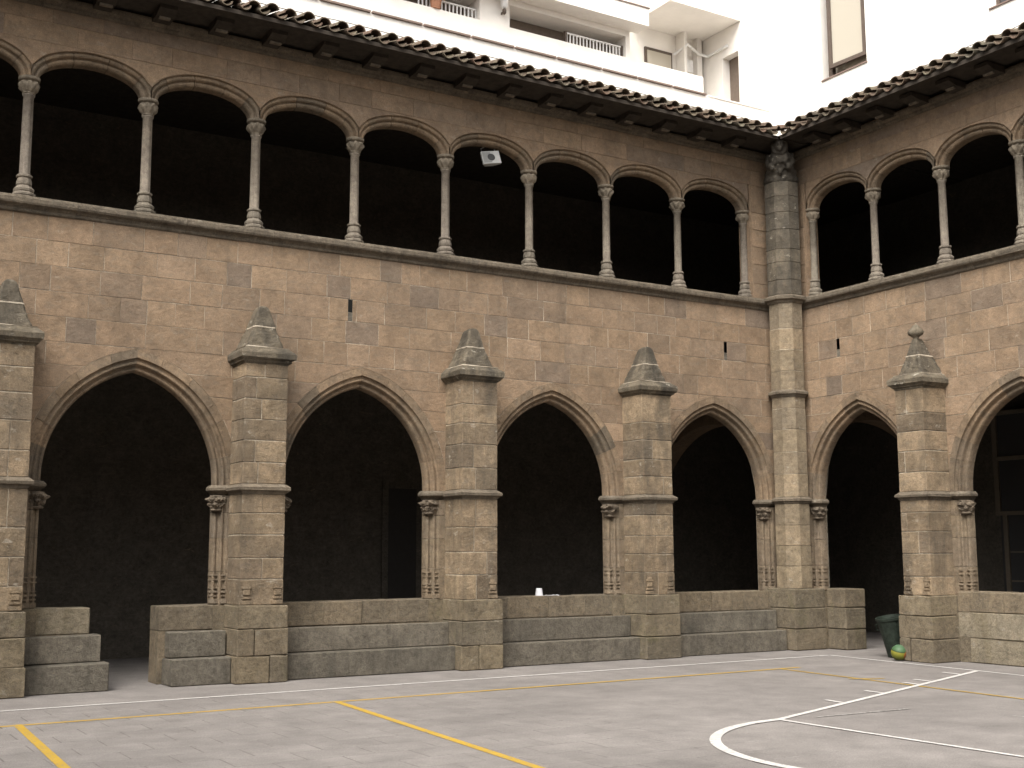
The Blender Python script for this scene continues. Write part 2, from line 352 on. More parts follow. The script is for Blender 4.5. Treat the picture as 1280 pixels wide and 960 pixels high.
def wing(T, root, arches, piers, s_end, cols, s_solid, pier_w, stones=True):
    # ---------------- lower wall core (mortar bed behind the facing stones)
    def low(s):
        z = 0
        for A in arches:
            x = abs(s-A.c); r = A.R+.26
            if x < A.a+.26: z = max(z, SPR+math.sqrt(max(0, r*r-(x+A.e)**2)))
        return z
    m = MB(); ss = sorted(set([round(-.2+i*.08, 3) for i in range(int((s_end+.2)/.08)+1)] + [round(A.c+k*(A.a+.26), 4) for A in arches for k in (-1, 1)] + [A.c for A in arches]))
    for s0, s1 in zip(ss, ss[1:]):
        mid = (s0+s1)/2
        z0, z1 = (low(s0+1e-4), low(s1-1e-4)) if low(mid) else (0, 0)
        f = WD-.005; b = -.32
        m.add([T(s0, f, z0), T(s1, f, z1), T(s1, f, Z_SILL0+.05), T(s0, f, Z_SILL0+.05), T(s0, b, z0), T(s1, b, z1), T(s1, b, Z_SILL0+.05), T(s0, b, Z_SILL0+.05)],
              [(0, 1, 2, 3), (4, 7, 6, 5), (0, 4, 5, 1)])
    me = bpy.data.meshes.new('wall_core'); me.from_pydata(m.v, [], m.f); put('wall_core', me, 'mortar', root)
    # ---------------- facing stones
    ztop = arches[0].apex(.28)+.01
    rows = [Z_BAND1+(ztop-Z_BAND1)*i/6 for i in range(7)]; n_up = 5
    rows += [ztop+(Z_SILL0-ztop)*i/n_up for i in range(1, n_up+1)]
    g = .0028
    slots = root.get('slots_', [])
    for i, (z0, z1) in enumerate(zip(rows, rows[1:])):
        if i < 6:
            spans = []; prev = None
            for A in arches: spans.append((prev, A)); prev = A
            spans.append((prev, None))
            for L, Rr in spans:
                nz = 5; zz = [z0+g+(z1-z0-2*g)*k/nz for k in range(nz+1)]
                le = [(L.c+L.half(.284, z)) if L else -.1 for z in zz]; re = [(Rr.c-Rr.half(.284, z)) if Rr else s_end for z in zz]
                if min(re)-max(le) < .05: continue
                cuts = pieces(max(le), min(re), .32, .7) if min(re)-max(le) > .75 else [max(le), min(re)]
                for q in range(len(cuts)-1):
                    ll = [(x, z) for x, z in zip(le, zz)] if q == 0 else [(cuts[q]+g, zz[0]), (cuts[q]+g, zz[-1])]
                    rr = [(x, z) for x, z in zip(re, zz)] if q == len(cuts)-2 else [(cuts[q+1]-g, zz[0]), (cuts[q+1]-g, zz[-1])]
                    if q == len(cuts)-2 and Rr is None: rr = [(s_end, zz[0]), (s_end, zz[-1])]
                    mid = (cuts[q]+cuts[q+1])/2
                    if any(p0+.02 < cuts[q] and cuts[q+1] < p1-.02 for p0, p1 in [(c-pier_w/2, c+pier_w/2) for c in piers]): continue
                    slab_poly(T, ll[::1]+rr[::-1], WD, .06).build('stone', 'wall', root)
        else:
            cuts = pieces(-.1+J(.1), s_end, .30, .72)
            zj = [J(.012) for _ in range(len(cuts))]
            for q in range(len(cuts)-1):
                a, b = cuts[q]+g, cuts[q+1]-g
                hole = [h for h in SLOTS[root.name] if a-.06 < h < b+.06] if i == 8 else []
                if hole:
                    h = hole[0]
                    if h-.035-a > .04: slab_poly(T, [(a, z0+g), (h-.035, z0+g), (h-.035, z1-g), (a, z1-g)], WD, .06).build('stone', 'wall', root)
                    if b-h-.035 > .04: slab_poly(T, [(h+.035, z0+g), (b, z0+g), (b, z1-g), (h+.035, z1-g)], WD, .06).build('stone', 'wall', root)
                    slab_poly(T, [(h-.034, z0+g), (h+.034, z0+g), (h+.034, z1-.19), (h-.034, z1-.19)], WD-.002, .05).build('stone', 'step', root)
                    pass
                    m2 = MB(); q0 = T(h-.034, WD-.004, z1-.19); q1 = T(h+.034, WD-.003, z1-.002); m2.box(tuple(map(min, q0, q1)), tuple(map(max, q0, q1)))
                    m2.build('drain_slot_shade', 'slot_shade', root)  # thin near-black box paints the dark depth of the hole
                    continue
                slab_poly(T, [(a, z0+g), (b, z0+g), (b, z1-g), (a, z1-g)], WD, .06).build('stone', 'wall', root)
    # ---------------- voussoirs
    for A in arches:
        for side in (-1, 1):
            t = [0]; k = 6
            for i in range(k): t.append((i+1)/k+(J(.035) if i < k-1 else 0))
            for i in range(k):
                loops = []; ta, tb = t[i]+.0009, t[i+1]-(.0009 if i < k-1 else 0)
                dj = J(.004)
                for q in range(-1 if i == 0 else 0, 4):
                    tt = ta+(tb-ta)*max(q, 0)/3; l = []
                    for off, v in PROFILE: s_, z_ = A.pt(off, tt, side); l.append(T(s_, WD-v+dj+.001, z_ if q >= 0 else Z_BAND1))
                    s_, z_ = A.pt(.28, tt, side); l.append(T(s_, WD-.23, z_ if q >= 0 else Z_BAND1)); loops.append(l)
                MB().loft(loops).build('voussoir', 'arch', root)
    # ---------------- jambs, with colonnettes, capital and base
    for A in arches:
        for side in (-1, 1):
            if A.c+side*A.a > s_end: continue
            zs = [0, .98, 1.42, 1.86, 2.20, Z_BAND0]
            for i in range(len(zs)-1):
                if i == 0: prof = [(.28, -.02), (-.0, -.02), (-.0, .23)]
                else: prof = PROFILE
                loops = []
                for z in (zs[i]+.003, zs[i+1]-.003):
                    l = [T(A.c+side*(A.a+off), WD-v, z) for off, v in prof]; l.append(T(A.c+side*(A.a+.28), WD-.23, z)); loops.append(l)
                if i == 0 and getattr(A, 'open_ground', False) is False: pass
                MB().loft(loops).build('jamb_stone', 'jamb' if i else 'plinth', root)
            # carved capital
            cm = make_leaf_block(); c = put('jamb_capital', cm, 'jambcap', root)
            c.location = T(A.c+side*(A.a+.045), WD-.095, 2.215); c.scale = (.58, .58, .95); c.rotation_euler.z = J(3)
            # stepped base mouldings
            bm_ = MB()
            for z0, z1, o in ((1.0, 1.06, .03), (1.09, 1.105, .014), (1.14, 1.165, .02), (1.19, 1.20, .010), (1.30, 1.315, .012), (1.36, 1.38, .010)):
                loops = []
                for z in (z0, z1):
                    l = [T(A.c+side*(A.a+off), WD-v+o, z) for off, v in ((.18, .015), (.13, .03), (.08, .085), (.035, .085), (-.012, .14), (-.012, .22), (.18, .22))]
                    loops.append(l)
                bm_.loft(loops)
            bm_.build('jamb_base', 'jamb', root)
            # impost band
            b = MB(); a0, a1 = A.c+side*(A.a-.055), A.c+side*(A.a+.30)
            s0, s1 = min(a0, a1), max(a0, a1)
            loops = []
            for z, o in ((Z_BAND0, -.05), (Z_BAND0+.03, -.02), (Z_BAND0+.06, .05), (Z_BAND0+.09, .055), (Z_BAND1, .0)):
                ie = o-.0; x0 = A.c+side*(A.a-.03-ie*.6); x1 = A.c+side*(A.a+.27)
                loops.append([T(x0, WD-.25, z), T(x0, WD-.11+o*.6, z), T(A.c+side*(A.a+.11), WD-.01+o, z), T(x1, WD+o, z), T(x1, WD-.25, z)])
            b.loft(loops).build('impost_band', 'ledge', root)
    # ---------------- buttresses
    for pi, c in enumerate(piers):
        bt = empty('buttress', T(c, WD, 0), root); inv = Vector(T(c, WD, 0))
        def sub(o): o.location = -inv; o.parent = bt; return o
        s0, s1 = c-pier_w/2, c+pier_w/2; df = .72
        sub(rect_loft(T, s0+.009, s1-.009, .05, df-.009, [(0, 0, 0), (4.2, 0, 0)]).build('mortar_core', 'mortar'))
        # plinth courses, slightly wider
        for z0, z1, o in ((0, .345, .055), (.345, .685, .05), (.685, .985, .04)):
            cuts = [s0-o, s1+o] if rnd.random() < .5 else [s0-o, c+J(.12), s1+o]
            for a, b in zip(cuts, cuts[1:]):
                sub(rbox(T, a+.003, b-.003, .02, df+.07+o*.4+J(.008), z0+.003, z1-.003, .010, .010).build('plinth_block', 'plinth'))
        zs = [.985]
        while zs[-1] < 4.16:
            nz = zs[-1]+rnd.uniform(.27, .36)
            if abs(nz-Z_BAND0) < .17: nz = Z_BAND0
            if zs[-1] == Z_BAND0: nz = Z_BAND1
            if nz > 3.98: nz = 4.18
            zs.append(nz)
        for z0, z1 in zip(zs, zs[1:]):
            if z0 == Z_BAND0: continue
            k = rnd.random(); cuts = [s0, s1] if k < .35 else ([s0, c+J(.16), s1])
            for a, b in zip(cuts, cuts[1:]):
                sub(rbox(T, a+(.005 if a > s0 else 0), b-(.005 if b < s1 else 0), .1, df+J(.002), z0+.005+abs(J(.004)), z1-.005-abs(J(.004)), .005, .0025).build('block', 'pier'))
        sub(rect_loft(T, s0, s1, .1, df, [(Z_BAND0, .005, .005), (Z_BAND0+.035, .02, .02), (Z_BAND0+.05, .055, .055), (Z_BAND0+.085, .06, .06), (Z_BAND1, .003, .003)], .004).build('string_band', 'ledge'))
        # small colonnette base carved on the front corners
        for q in (-1, 1):
            mm = MB()
            for z0, z1, wd in ((1.0, 1.05, .075), (1.07, 1.10, .06), (1.12, 1.19, .045), (1.20, 1.23, .06), (1.23, 1.27, .04)):
                cx = c+q*(pier_w/2-.085)
                a_, b_ = T(cx-wd, df-.02, z0), T(cx+wd, df+.022, z1); mm.box(tuple(map(min, a_, b_)), tuple(map(max, a_, b_)))
            if not (pi == 1 and q == 1): sub(mm.build('carved_base', 'pier'))
        cap = sub(rect_loft(T, s0, s1, .12, df, [(4.15, .0, .0), (4.175, .012, .012), (4.19, .04, .04), (4.205, .043, .043), (4.235, .080, .080), (4.30, .086, .086), (4.32, .072, .072), (4.38, .005, .005), (4.39, -.03, -.03)], .007).build('cap_ledge', 'cap'))
        ac = WD+.28
        sd = rnd.uniform(0, 90)
        def pyr(zz, f):      # rounded, eroded ring of the pyramid roof
            a0, a1 = s0+.03+(c-.03-s0)*f, s1-.03+(c+.03-s1)*f; b0, b1 = .12+(ac-.04-.12)*f, df-.03+(ac+.05-df)*f
            out = []
            cc = [(a0, b0), (a1, b0), (a1, b1), (a0, b1)]; mx, my = (a0+a1)/2, (b0+b1)/2
            for q in range(4):
                p, n_ = cc[q], cc[(q+1) % 4]
                for k in (.07, .22, .4, .6, .78, .93):
                    x, y = p[0]+(n_[0]-p[0])*k, p[1]+(n_[1]-p[1])*k
                    e = 1+.05*mnoise.noise(Vector((x*9+sd, y*9, zz*9)))+.035*mnoise.noise(Vector((x*23+sd, y*23, zz*23)))
                    out.append(T(mx+(x-mx)*e, my+(y-my)*e, zz+.006*mnoise.noise(Vector((x*14+sd, y*14, 5)))))
            return out
        def pyrs(z0, f0, z1, f1, n_=6): return [pyr(z0+(z1-z0)*k/n_, f0+(f1-f0)*k/n_) for k in range(n_+1)]
        sub(MB().loft(pyrs(4.385, 0, 4.68, .43, 9)).build('cap_roof', 'cap'))
        sub(rect_loft(T, s0+.0, s1-.0, .12, df, [(4.372, .004, .004), (4.385, .012, .012), (4.40, -.026, -.026)], .008).build('mortar_fillet', 'mortar'))
        sub(MB().loft([pyr(4.672, .40), pyr(4.683, .395), pyr(4.695, .43)]).build('mortar_fillet', 'mortar'))
        if root.name == 'cloister_wing':
            sub(MB().loft(pyrs(4.684, .41, 4.92, .67, 8)+[pyr(4.955, .73), pyr(4.98, .84), pyr(4.99, 1.0)]).build('cap_tip', 'cap'))
        else:
            sub(MB().loft(pyrs(4.70, .5, 4.96, .82, 8)).build('cap_tip', 'cap'))
            f = MB(); loops = []
            for z, r in ((4.95, .05), (4.98, .045), (5.0, .06), (5.03, .11), (5.07, .125), (5.11, .10), (5.14, .065), (5.17, .05), (5.20, .012)):
                loops.append([T(c+r*(.78+.3*abs(math.cos(1.5*th)))*math.cos(th), ac+r*(.78+.3*abs(math.cos(1.5*th)))*math.sin(th), z) for th in [2*math.pi*k/18 for k in range(18)]])
            sub(f.loft(loops).build('bud_finial', 'cap', smooth=True))
    # ---------------- string-course sill below the columns
    cuts = pieces(.0, s_end, 1.1, 2.1)
    SP = [(.12, 5.93), (WD+.012, 5.93), (WD+.028, 5.947), (WD+.032, 5.975), (WD+.055, 5.998), (WD+.10, 6.022), (WD+.112, 6.045), (WD+.112, 6.09), (WD+.095, 6.125), (WD+.06, Z_SILL1), (-.3, Z_SILL1), (-.3, 5.93)]
    for a, b in zip(cuts, cuts[1:]):
        dj = J(.006); MB().loft([[T(a+.002, d+dj, z+J(.002)) for d, z in SP], [T((a+b)/2, d+dj+J(.004), z+J(.003)) for d, z in SP], [T(b-.002, d+dj, z+J(.002)) for d, z in SP]]).build('sill_stone', 'ledge', root)
    # ---------------- columns
    for s in cols:
        col = empty('column', T(s, 0, Z_SILL1), root)
        yawc = rnd.choice([0, math.pi/2, math.pi])
        b = put('base', BAM, None, col); b.rotation_euler.z = 0
        h = put('shaft', SHM, None, col); h.location.z = .31; h.rotation_euler.z = yawc
        k = put('capital', CAPM, None, col); k.location.z = Z_ABA-Z_SILL1-.215; k.rotation_euler.z = yawc+J(.3)
    # ---------------- upper arches
    sp = cols[1]-cols[0]; a_in = sp/2-.112; b_in = .305
    UP = [(.160, 0), (.155, .0), (.150, .022), (.138, .036), (.118, .024), (.100, .024), (.086, .036), (.080, .066), (.070, .078), (.055, .064), (.034, .062), (.014, .076), (.002, .10), (0, .22)]
    ztop = 8.78; zc = Z_ABA+b_in+.158
    for s0, s1 in zip(cols, cols[1:]):
        c = (s0+s1)/2; k = 5; ts = [0]+[(i+1)/k+(J(.025) if i < k-1 else 0) for i in range(k)]
        for i in range(k):
            loops = []; n = 7
            for q in range(n):
                t = ts[i]+.002+(ts[i+1]-ts[i]-.004)*q/(n-1)
                l = []
                for off, v in UP:
                    x, z = super_arch(a_in, b_in, t, off); x = max(-sp/2+.001, min(sp/2-.001, x)); l.append(T(c+x, UD-v, Z_ABA+z))
                x, z = super_arch(a_in, b_in, t, .155); x = max(-sp/2+.001, min(sp/2-.001, x)); l.append(T(c+x, UD-.22, Z_ABA+z)); loops.append(l)
            MB().loft(loops).build('voussoir', 'arch', root)
    def zout(s):      # underside of the spandrel masonry
        for s0, s1 in zip(cols, cols[1:]):
            if s0 <= s <= s1:
                x = s-(s0+s1)/2; best = 0
                lo, hi = 0., 1.
                for _ in range(30):
                    md = (lo+hi)/2
                    if super_arch(a_in, b_in, md, .150)[0] < x: lo = md
                    else: hi = md
                return Z_ABA+super_arch(a_in, b_in, lo, .150)[1]
        return None
    m = MB(); n = int((s_end-cols[0])/.05)
    ss = [cols[0]+i*.05 for i in range(n+1)]
    ss = [s for s in ss if s < cols[-1]]
    for a, b in zip(ss, ss[1:]):
        za, zb = max(Z_ABA, zout(a)), max(Z_ABA, zout(b)); f = UD-.006; bk = -.07
        m.add([T(a, f, za), T(b, f, zb), T(b, f, ztop+.14), T(a, f, ztop+.14), T(a, bk, za), T(b, bk, zb), T(b, bk, ztop+.14), T(a, bk, ztop+.14)], [(0, 1, 2, 3), (4, 7, 6, 5), (0, 4, 5, 1)])
    a_, b_ = T(-.1, -.15, Z_SILL1), T(cols[0]-.03, UD-.010, ztop+.14); m.box(tuple(map(min, a_, b_)), tuple(map(max, a_, b_)))
    me = bpy.data.meshes.new('upper_wall_core'); me.from_pydata(m.v, [], m.f); put('upper_wall_core', me, 'wall', root)
    # spandrel stones + two courses above + the end pier
    for s0, s1, s2 in [(cols[i]-sp/2 if i else cols[0], cols[i], cols[i]+sp/2) for i in range(len(cols)-1)]:
        poly = []
        k = 13
        for i in range(k):
            s = s0+.004+(s2-s0-.008)*i/(k-1); s = max(s, cols[0]+.001); poly.append((s, max(zout(min(max(s, cols[0]+.001), cols[-1]-.001)), Z_ABA+.02)+.004))
        poly = [p for i, p in enumerate(poly) if i == 0 or p[0] > poly[i-1][0]+1e-4]
        poly += [(poly[-1][0], zc+.02), (poly[0][0], zc+.02)]
        slab_poly(T, poly, UD, .05, .004, .001).build('stone', 'wall', root)
    for z0, z1 in ((zc+.025, (zc+ztop)/2+.02), ((zc+ztop)/2+.025, ztop)):
        cuts = pieces(0, cols[-1], .45, .95)
        for a, b in zip(cuts, cuts[1:]): slab_poly(T, [(a+.003, z0), (b-.003, z0), (b-.003, z1), (a+.003, z1)], UD, .05, .004, .002).build('stone', 'wall', root)
    zz = [Z_SILL1]
    while zz[-1] < zc-.2: zz.append(zz[-1]+rnd.uniform(.28, .36))
    zz[-1] = zc+.02
    for z0, z1 in zip(zz, zz[1:]):
        slab_poly(T, [(.0, z0+.004), (cols[0]-.07, z0+.004), (cols[0]-.07, z1-.004), (.0, z1-.004)], UD, .05).build('stone', 'wall', root)
    # ---------------- cornice
    cuts = pieces(0, cols[-1], 1.5, 2.6)
    CP = [(.05, 8.715), (UD+.02, 8.715), (UD+.05, 8.735), (UD+.055, 8.765), (UD+.10, 8.785), (UD+.115, 8.82), (UD+.115, 8.85), (.05, 8.85)]
    for a, b in zip(cuts, cuts[1:]): MB().loft([[T(a+.002, d, z) for d, z in CP], [T(b-.002, d, z) for d, z in CP]]).build('cornice_stone', 'ledge', root)

def make_leaf_block():
    """weathered leaf capital of a jamb colonnette: a bell covered by crumpled leaves"""
    m = MB(); n = 64; loops = []; seed = rnd.uniform(0, 50)
    K = [(0, .13), (.06, .15), (.11, .145), (.15, .125), (.22, .14), (.30, .165), (.38, .185), (.46, .19), (.52, .165), (.58, .17), (.66, .20), (.74, .215), (.82, .21), (.88, .18), (.94, .16), (1, .155)]
    for q, r in K:
        l = []
        for k in range(n):
            th = 2*math.pi*k/n; rr = r
            if .18 < q < .9:
                lf = abs(math.cos(3*th+(0 if q < .53 else math.pi/2))); rr *= .78+.30*lf
                rr *= 1+.55*mnoise.noise(Vector((math.cos(th)*2.6+seed, math.sin(th)*2.6, q*4)))*.5+.35*mnoise.noise(Vector((math.cos(th)*7+seed, math.sin(th)*7, q*11)))
            l.append((rr*math.cos(th), rr*math.sin(th), q*.22))
        loops.append(l)
    return m.loft(loops).mesh('jamb_capital', False)

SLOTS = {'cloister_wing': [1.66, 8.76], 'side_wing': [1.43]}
# ------------------------------------------------------------------ the long wing
long_root = empty('cloister_wing')
tag(long_root, 'long two-storey sandstone cloister wing with four wide pointed arches and nine slender columns above', 'cloister')
LA = [Arch(c, 1.10) for c in (1.95, 5.28, 8.56, 11.76, 15.04)]; LP = [3.62, 6.90, 10.18, 13.41]
LCOLS = [.982+1.531*j for j in range(11)]
wing(LONG, long_root, LA, LP, 16.2, LCOLS, .95, .59)
right_root = empty('side_wing')
tag(right_root, 'shorter sandstone cloister wing with bud-topped buttress beside the rubbish bin', 'cloister')
RA = [Arch(1.80, 1.02), Arch(4.95, 1.10)]; RP = [3.335]
RCOLS = [.7515+1.4212*j for j in range(6)]
wing(RIGHT, right_root, RA, RP, 7.9, RCOLS, .72, .53)

# ---------------- parapets under the arches and stepped stone benches
def run(T, root, s0, s1, d0, d1, z0, z1, lo, hi, name, material, bev=.009):
    cuts = pieces(s0, s1, lo, hi)
    for a, b in zip(cuts, cuts[1:]): rbox(T, a+.003, b-.003, d0, d1+J(.008), z0, z1+J(.004), bev, .007).build(name, material, root)
def bench(s0, s1, label, ends=(0, 0)):
    e = empty('stone_bench', LONG((s0+s1)/2, .4, 0)); inv = Vector(e.location)
    tag(e, label, 'bench')
    for (d1, z0, z1, x) in ((.645, .0, .335, 1), (.425, .335, .66, .5)):
        a, b = s0-ends[0]*x, s1+ends[1]*x
        cuts = pieces(a, b, 1.3, 2.7)
        for p, q in zip(cuts, cuts[1:]):
            o = rbox(LONG, p+.003, q-.003, WD+.002, d1+J(.008), z0+.002, z1-.002, .010, .009).build('step_block', 'step', e); o.location = -inv
def piece_between(k): return (3.62+3.28*k if k >= 0 else .75)
pe = .295+.05
# bay 0 (corner) .. 2 : full runs ; bay 3 has the doorway gap
for k in range(3):
    a = (LP[k-1]+pe) if k else .80
    b = LP[k]-pe
    run(LONG, long_root, a+.02, b-.02, -.22, WD+.004, .668, .985, .45, .85, 'parapet_stone', 'parapet')
    MB().box(LONG(b, WD-.01, 0), LONG(a, -.2, .668)).build('parapet_core', 'parapet', long_root)
bench(.86, LP[0]-pe-.006, 'grey stone bench of two steps between the corner shaft and the first buttress')
bench(LP[0]+pe+.006, LP[1]-pe-.006, 'grey stone bench of two steps below the parapet with the white cup')
bench(LP[1]+pe+.006, LP[2]-pe-.006, 'grey stone bench of two steps below the arch with a dark doorway behind')
run(LONG, long_root, LP[2]+pe+.02, 11.36, -.22, WD+.004, .668, .985, .5, .9, 'parapet_stone', 'parapet')
MB().box(LONG(11.36, WD-.01, 0), LONG(LP[2]+pe, -.2, .668)).build('parapet_core', 'parapet', long_root)
bench(LP[2]+pe+.006, 11.24, 'short grey bench of two steps on the buttress side of the doorway gap', (0, .07))
run(LONG, long_root, 12.22, LP[3]-pe-.02, -.22, WD+.004, .668, .985, .8, 1.3, 'parapet_stone', 'bright')
MB().box(LONG(LP[3]-pe, WD-.01, 0), LONG(12.22, -.2, .668)).build('parapet_core', 'parapet', long_root)
bench(12.20, LP[3]-pe-.006, 'short grey bench of two stepped blocks beside the outermost buttress', (.14, 0))
# side wing : stub by the corner, then a pale stained parapet wall beyond the buttress
for z0, z1 in ((0, .34), (.345, .70), (.705, 1.02)):
    rbox(RIGHT, .62, 1.20, -.45, .03, z0+.003, z1, .014, .006).build('parapet_stone', 'plinth', right_root)
for z0, z1, lo, hi in ((0, .36, .8, 1.6), (.362, .74, .5, 1.0), (.743, 1.045, .6, 1.2)):
    cuts = pieces(3.335+.265+.05, 7.9, lo, hi)
    for a, b in zip(cuts, cuts[1:]): rbox(RIGHT, a+.003, b-.003, -.2, WD+.02+J(.006), z0+.002, z1, .012, .006).build('parapet_stone', 'parapet' if z1 > 1 else 'bright', right_root)

# ---------------- corner shaft
ck = empty('corner_shaft', (-.47, -.47, 0))
tag(ck, 'octagonal stone shaft with ring bands in the inner corner topped by a crouching figure', 'pillar')
def octa(r, n=8, rot=None):
    rot = math.pi/8 if rot is None else rot
    return [(r*math.cos(2*math.pi*k/n+rot+math.pi/8*0), r*math.sin(2*math.pi*k/n+rot)) for k in range(n)]
def oct_block(z0, z1, r, name, material, r1=None, jit=.004):
    r1 = r1 or r; b = .005; loops = []
    jj = [(J(jit), J(jit)) for _ in range(8)]
    for z, rr in ((z0+.003, r-b), (z0+.003+b, r), (z1-.003-b, r1), (z1-.003, r1-b)):
        loops.append([(x+a, y+c, z) for (x, y), (a, c) in zip(octa(rr), jj)])
    return MB().loft(loops).build(name, material, ck)
MB().loft([[(x, y, 0) for x, y in octa(.299)], [(x, y, 8.2) for x, y in octa(.299)]]).build('mortar_core', 'mortar', ck)
z = 1.03
while z < 6.0:
    nz = z+rnd.uniform(.30, .42)
    for lim in (2.47, 4.33, 6.02):
        if z < lim and nz > lim-.15: nz = lim
    oct_block(z, nz, .315 if z < 2.4 else .305, 'block', 'corner'); z = nz
    for lim, h in ((2.47, .12), (4.33, .12), (6.02, .14)):
        if abs(z-lim) < 1e-6: z = lim+h
def ring(z0, h, r, ov):
    loops = [[(x, y, z0+h*q) for x, y in octa(r+ov*k)] for q, k in ((0, .1), (.15, .35), (.3, .45), (.42, 1), (.72, 1.05), (1, .05))]
    return MB().loft(loops).build('ring_band', 'ledge', ck)
ring(2.47, .12, .31, .055); ring(4.33, .13, .305, .065); ring(6.0, .16, .305, .085)
z = 6.16
while z < 8.1:
    nz = min(8.22, z+rnd.uniform(.2, .36))
    if 8.22-nz < .15: nz = 8.22
    oct_block(z, nz, .315, 'block', 'corner_dark'); z = nz
for z0, z1 in ((0, .36), (.36, .70), (.70, 1.03)):
    rbox(lambda s, d, zz: (s, d, zz), -.36, .36, -.36, .36, z0+.002, z1-.002, .014, .006).build('plinth_block', 'plinth', ck)
# crouching figure: lumps fused by a voxel remesh
def lumps(name, blobs, voxel, material, disp=.012, parent=None):
    bm = bmesh.new()
    for (x, y, z), (sx, sy, sz), rz in blobs:
        mtx = Matrix.Translation((x, y, z)) @ Matrix.Rotation(rz, 4, 'Z') @ Matrix.Diagonal((sx, sy, sz, 1))
        bmesh.ops.create_icosphere(bm, subdivisions=3, radius=1, matrix=mtx)
    me = bpy.data.meshes.new(name); bm.to_mesh(me); bm.free()
    o = bpy.data.objects.new('tmp', me); COL.objects.link(o)
    md = o.modifiers.new('r', 'REMESH'); md.mode = 'VOXEL'; md.voxel_size = voxel
    me2 = bpy.data.meshes.new_from_object(o.evaluated_get(bpy.context.evaluated_depsgraph_get())); bpy.data.objects.remove(o)
    for v in me2.vertices:
        n = mnoise.fractal(v.co*9, 1.0, 2.0, 4); v.co += v.normal*n*disp
    me2.materials.clear(); me2.name = name
    me2.polygons.foreach_set('use_smooth', [True]*len(me2.polygons))
    return put(name, me2, material, parent)
D = Vector((-1, -1, 0)).normalized(); S = Vector((1, -1, 0)).normalized()   # towards the court / sideways
def P(f, s, z): v = D*f+S*s; return (v.x, v.y, z)
ra = math.pi/4
blobs = [(P(.0, 0, 8.30), (.31, .31, .16), ra), (P(.04, 0, 8.42), (.29, .29, .16), ra), (P(.16, 0, 8.52), (.24, .25, .17), ra), (P(.28, .0, 8.63), (.20, .21, .16), ra), (P(.36, 0, 8.72), (.15, .16, .13), ra),
         (P(.46, 0, 8.83), (.115, .115, .125), ra), (P(.42, 0, 8.92), (.10, .125, .06), ra), (P(.44, .10, 8.80), (.07, .05, .12), ra), (P(.44, -.10, 8.80), (.07, .05, .12), ra),
         (P(.572, 0, 8.825), (.03, .024, .036), ra), (P(.55, .045, 8.875), (.025, .032, .014), ra), (P(.55, -.045, 8.875), (.025, .032, .014), ra), (P(.555, 0, 8.765), (.028, .045, .016), ra), (P(.53, 0, 8.735), (.04, .045, .03), ra),
         (P(.40, .10, 8.60), (.07, .06, .13), ra), (P(.40, -.10, 8.60), (.07, .06, .13), ra), (P(.42, .0, 8.62), (.05, .07, .08), ra), (P(.36, .15, 8.47), (.07, .06, .07), ra), (P(.36, -.15, 8.47), (.07, .06, .07), ra),
         (P(.24, .2, 8.60), (.1, .06, .15), ra), (P(.24, -.2, 8.60), (.1, .06, .15), ra), (P(.33, 0, 8.42), (.05, .04, .10), ra)]
lumps('carved_figure', blobs, .013, 'corner_dark', .02, ck)

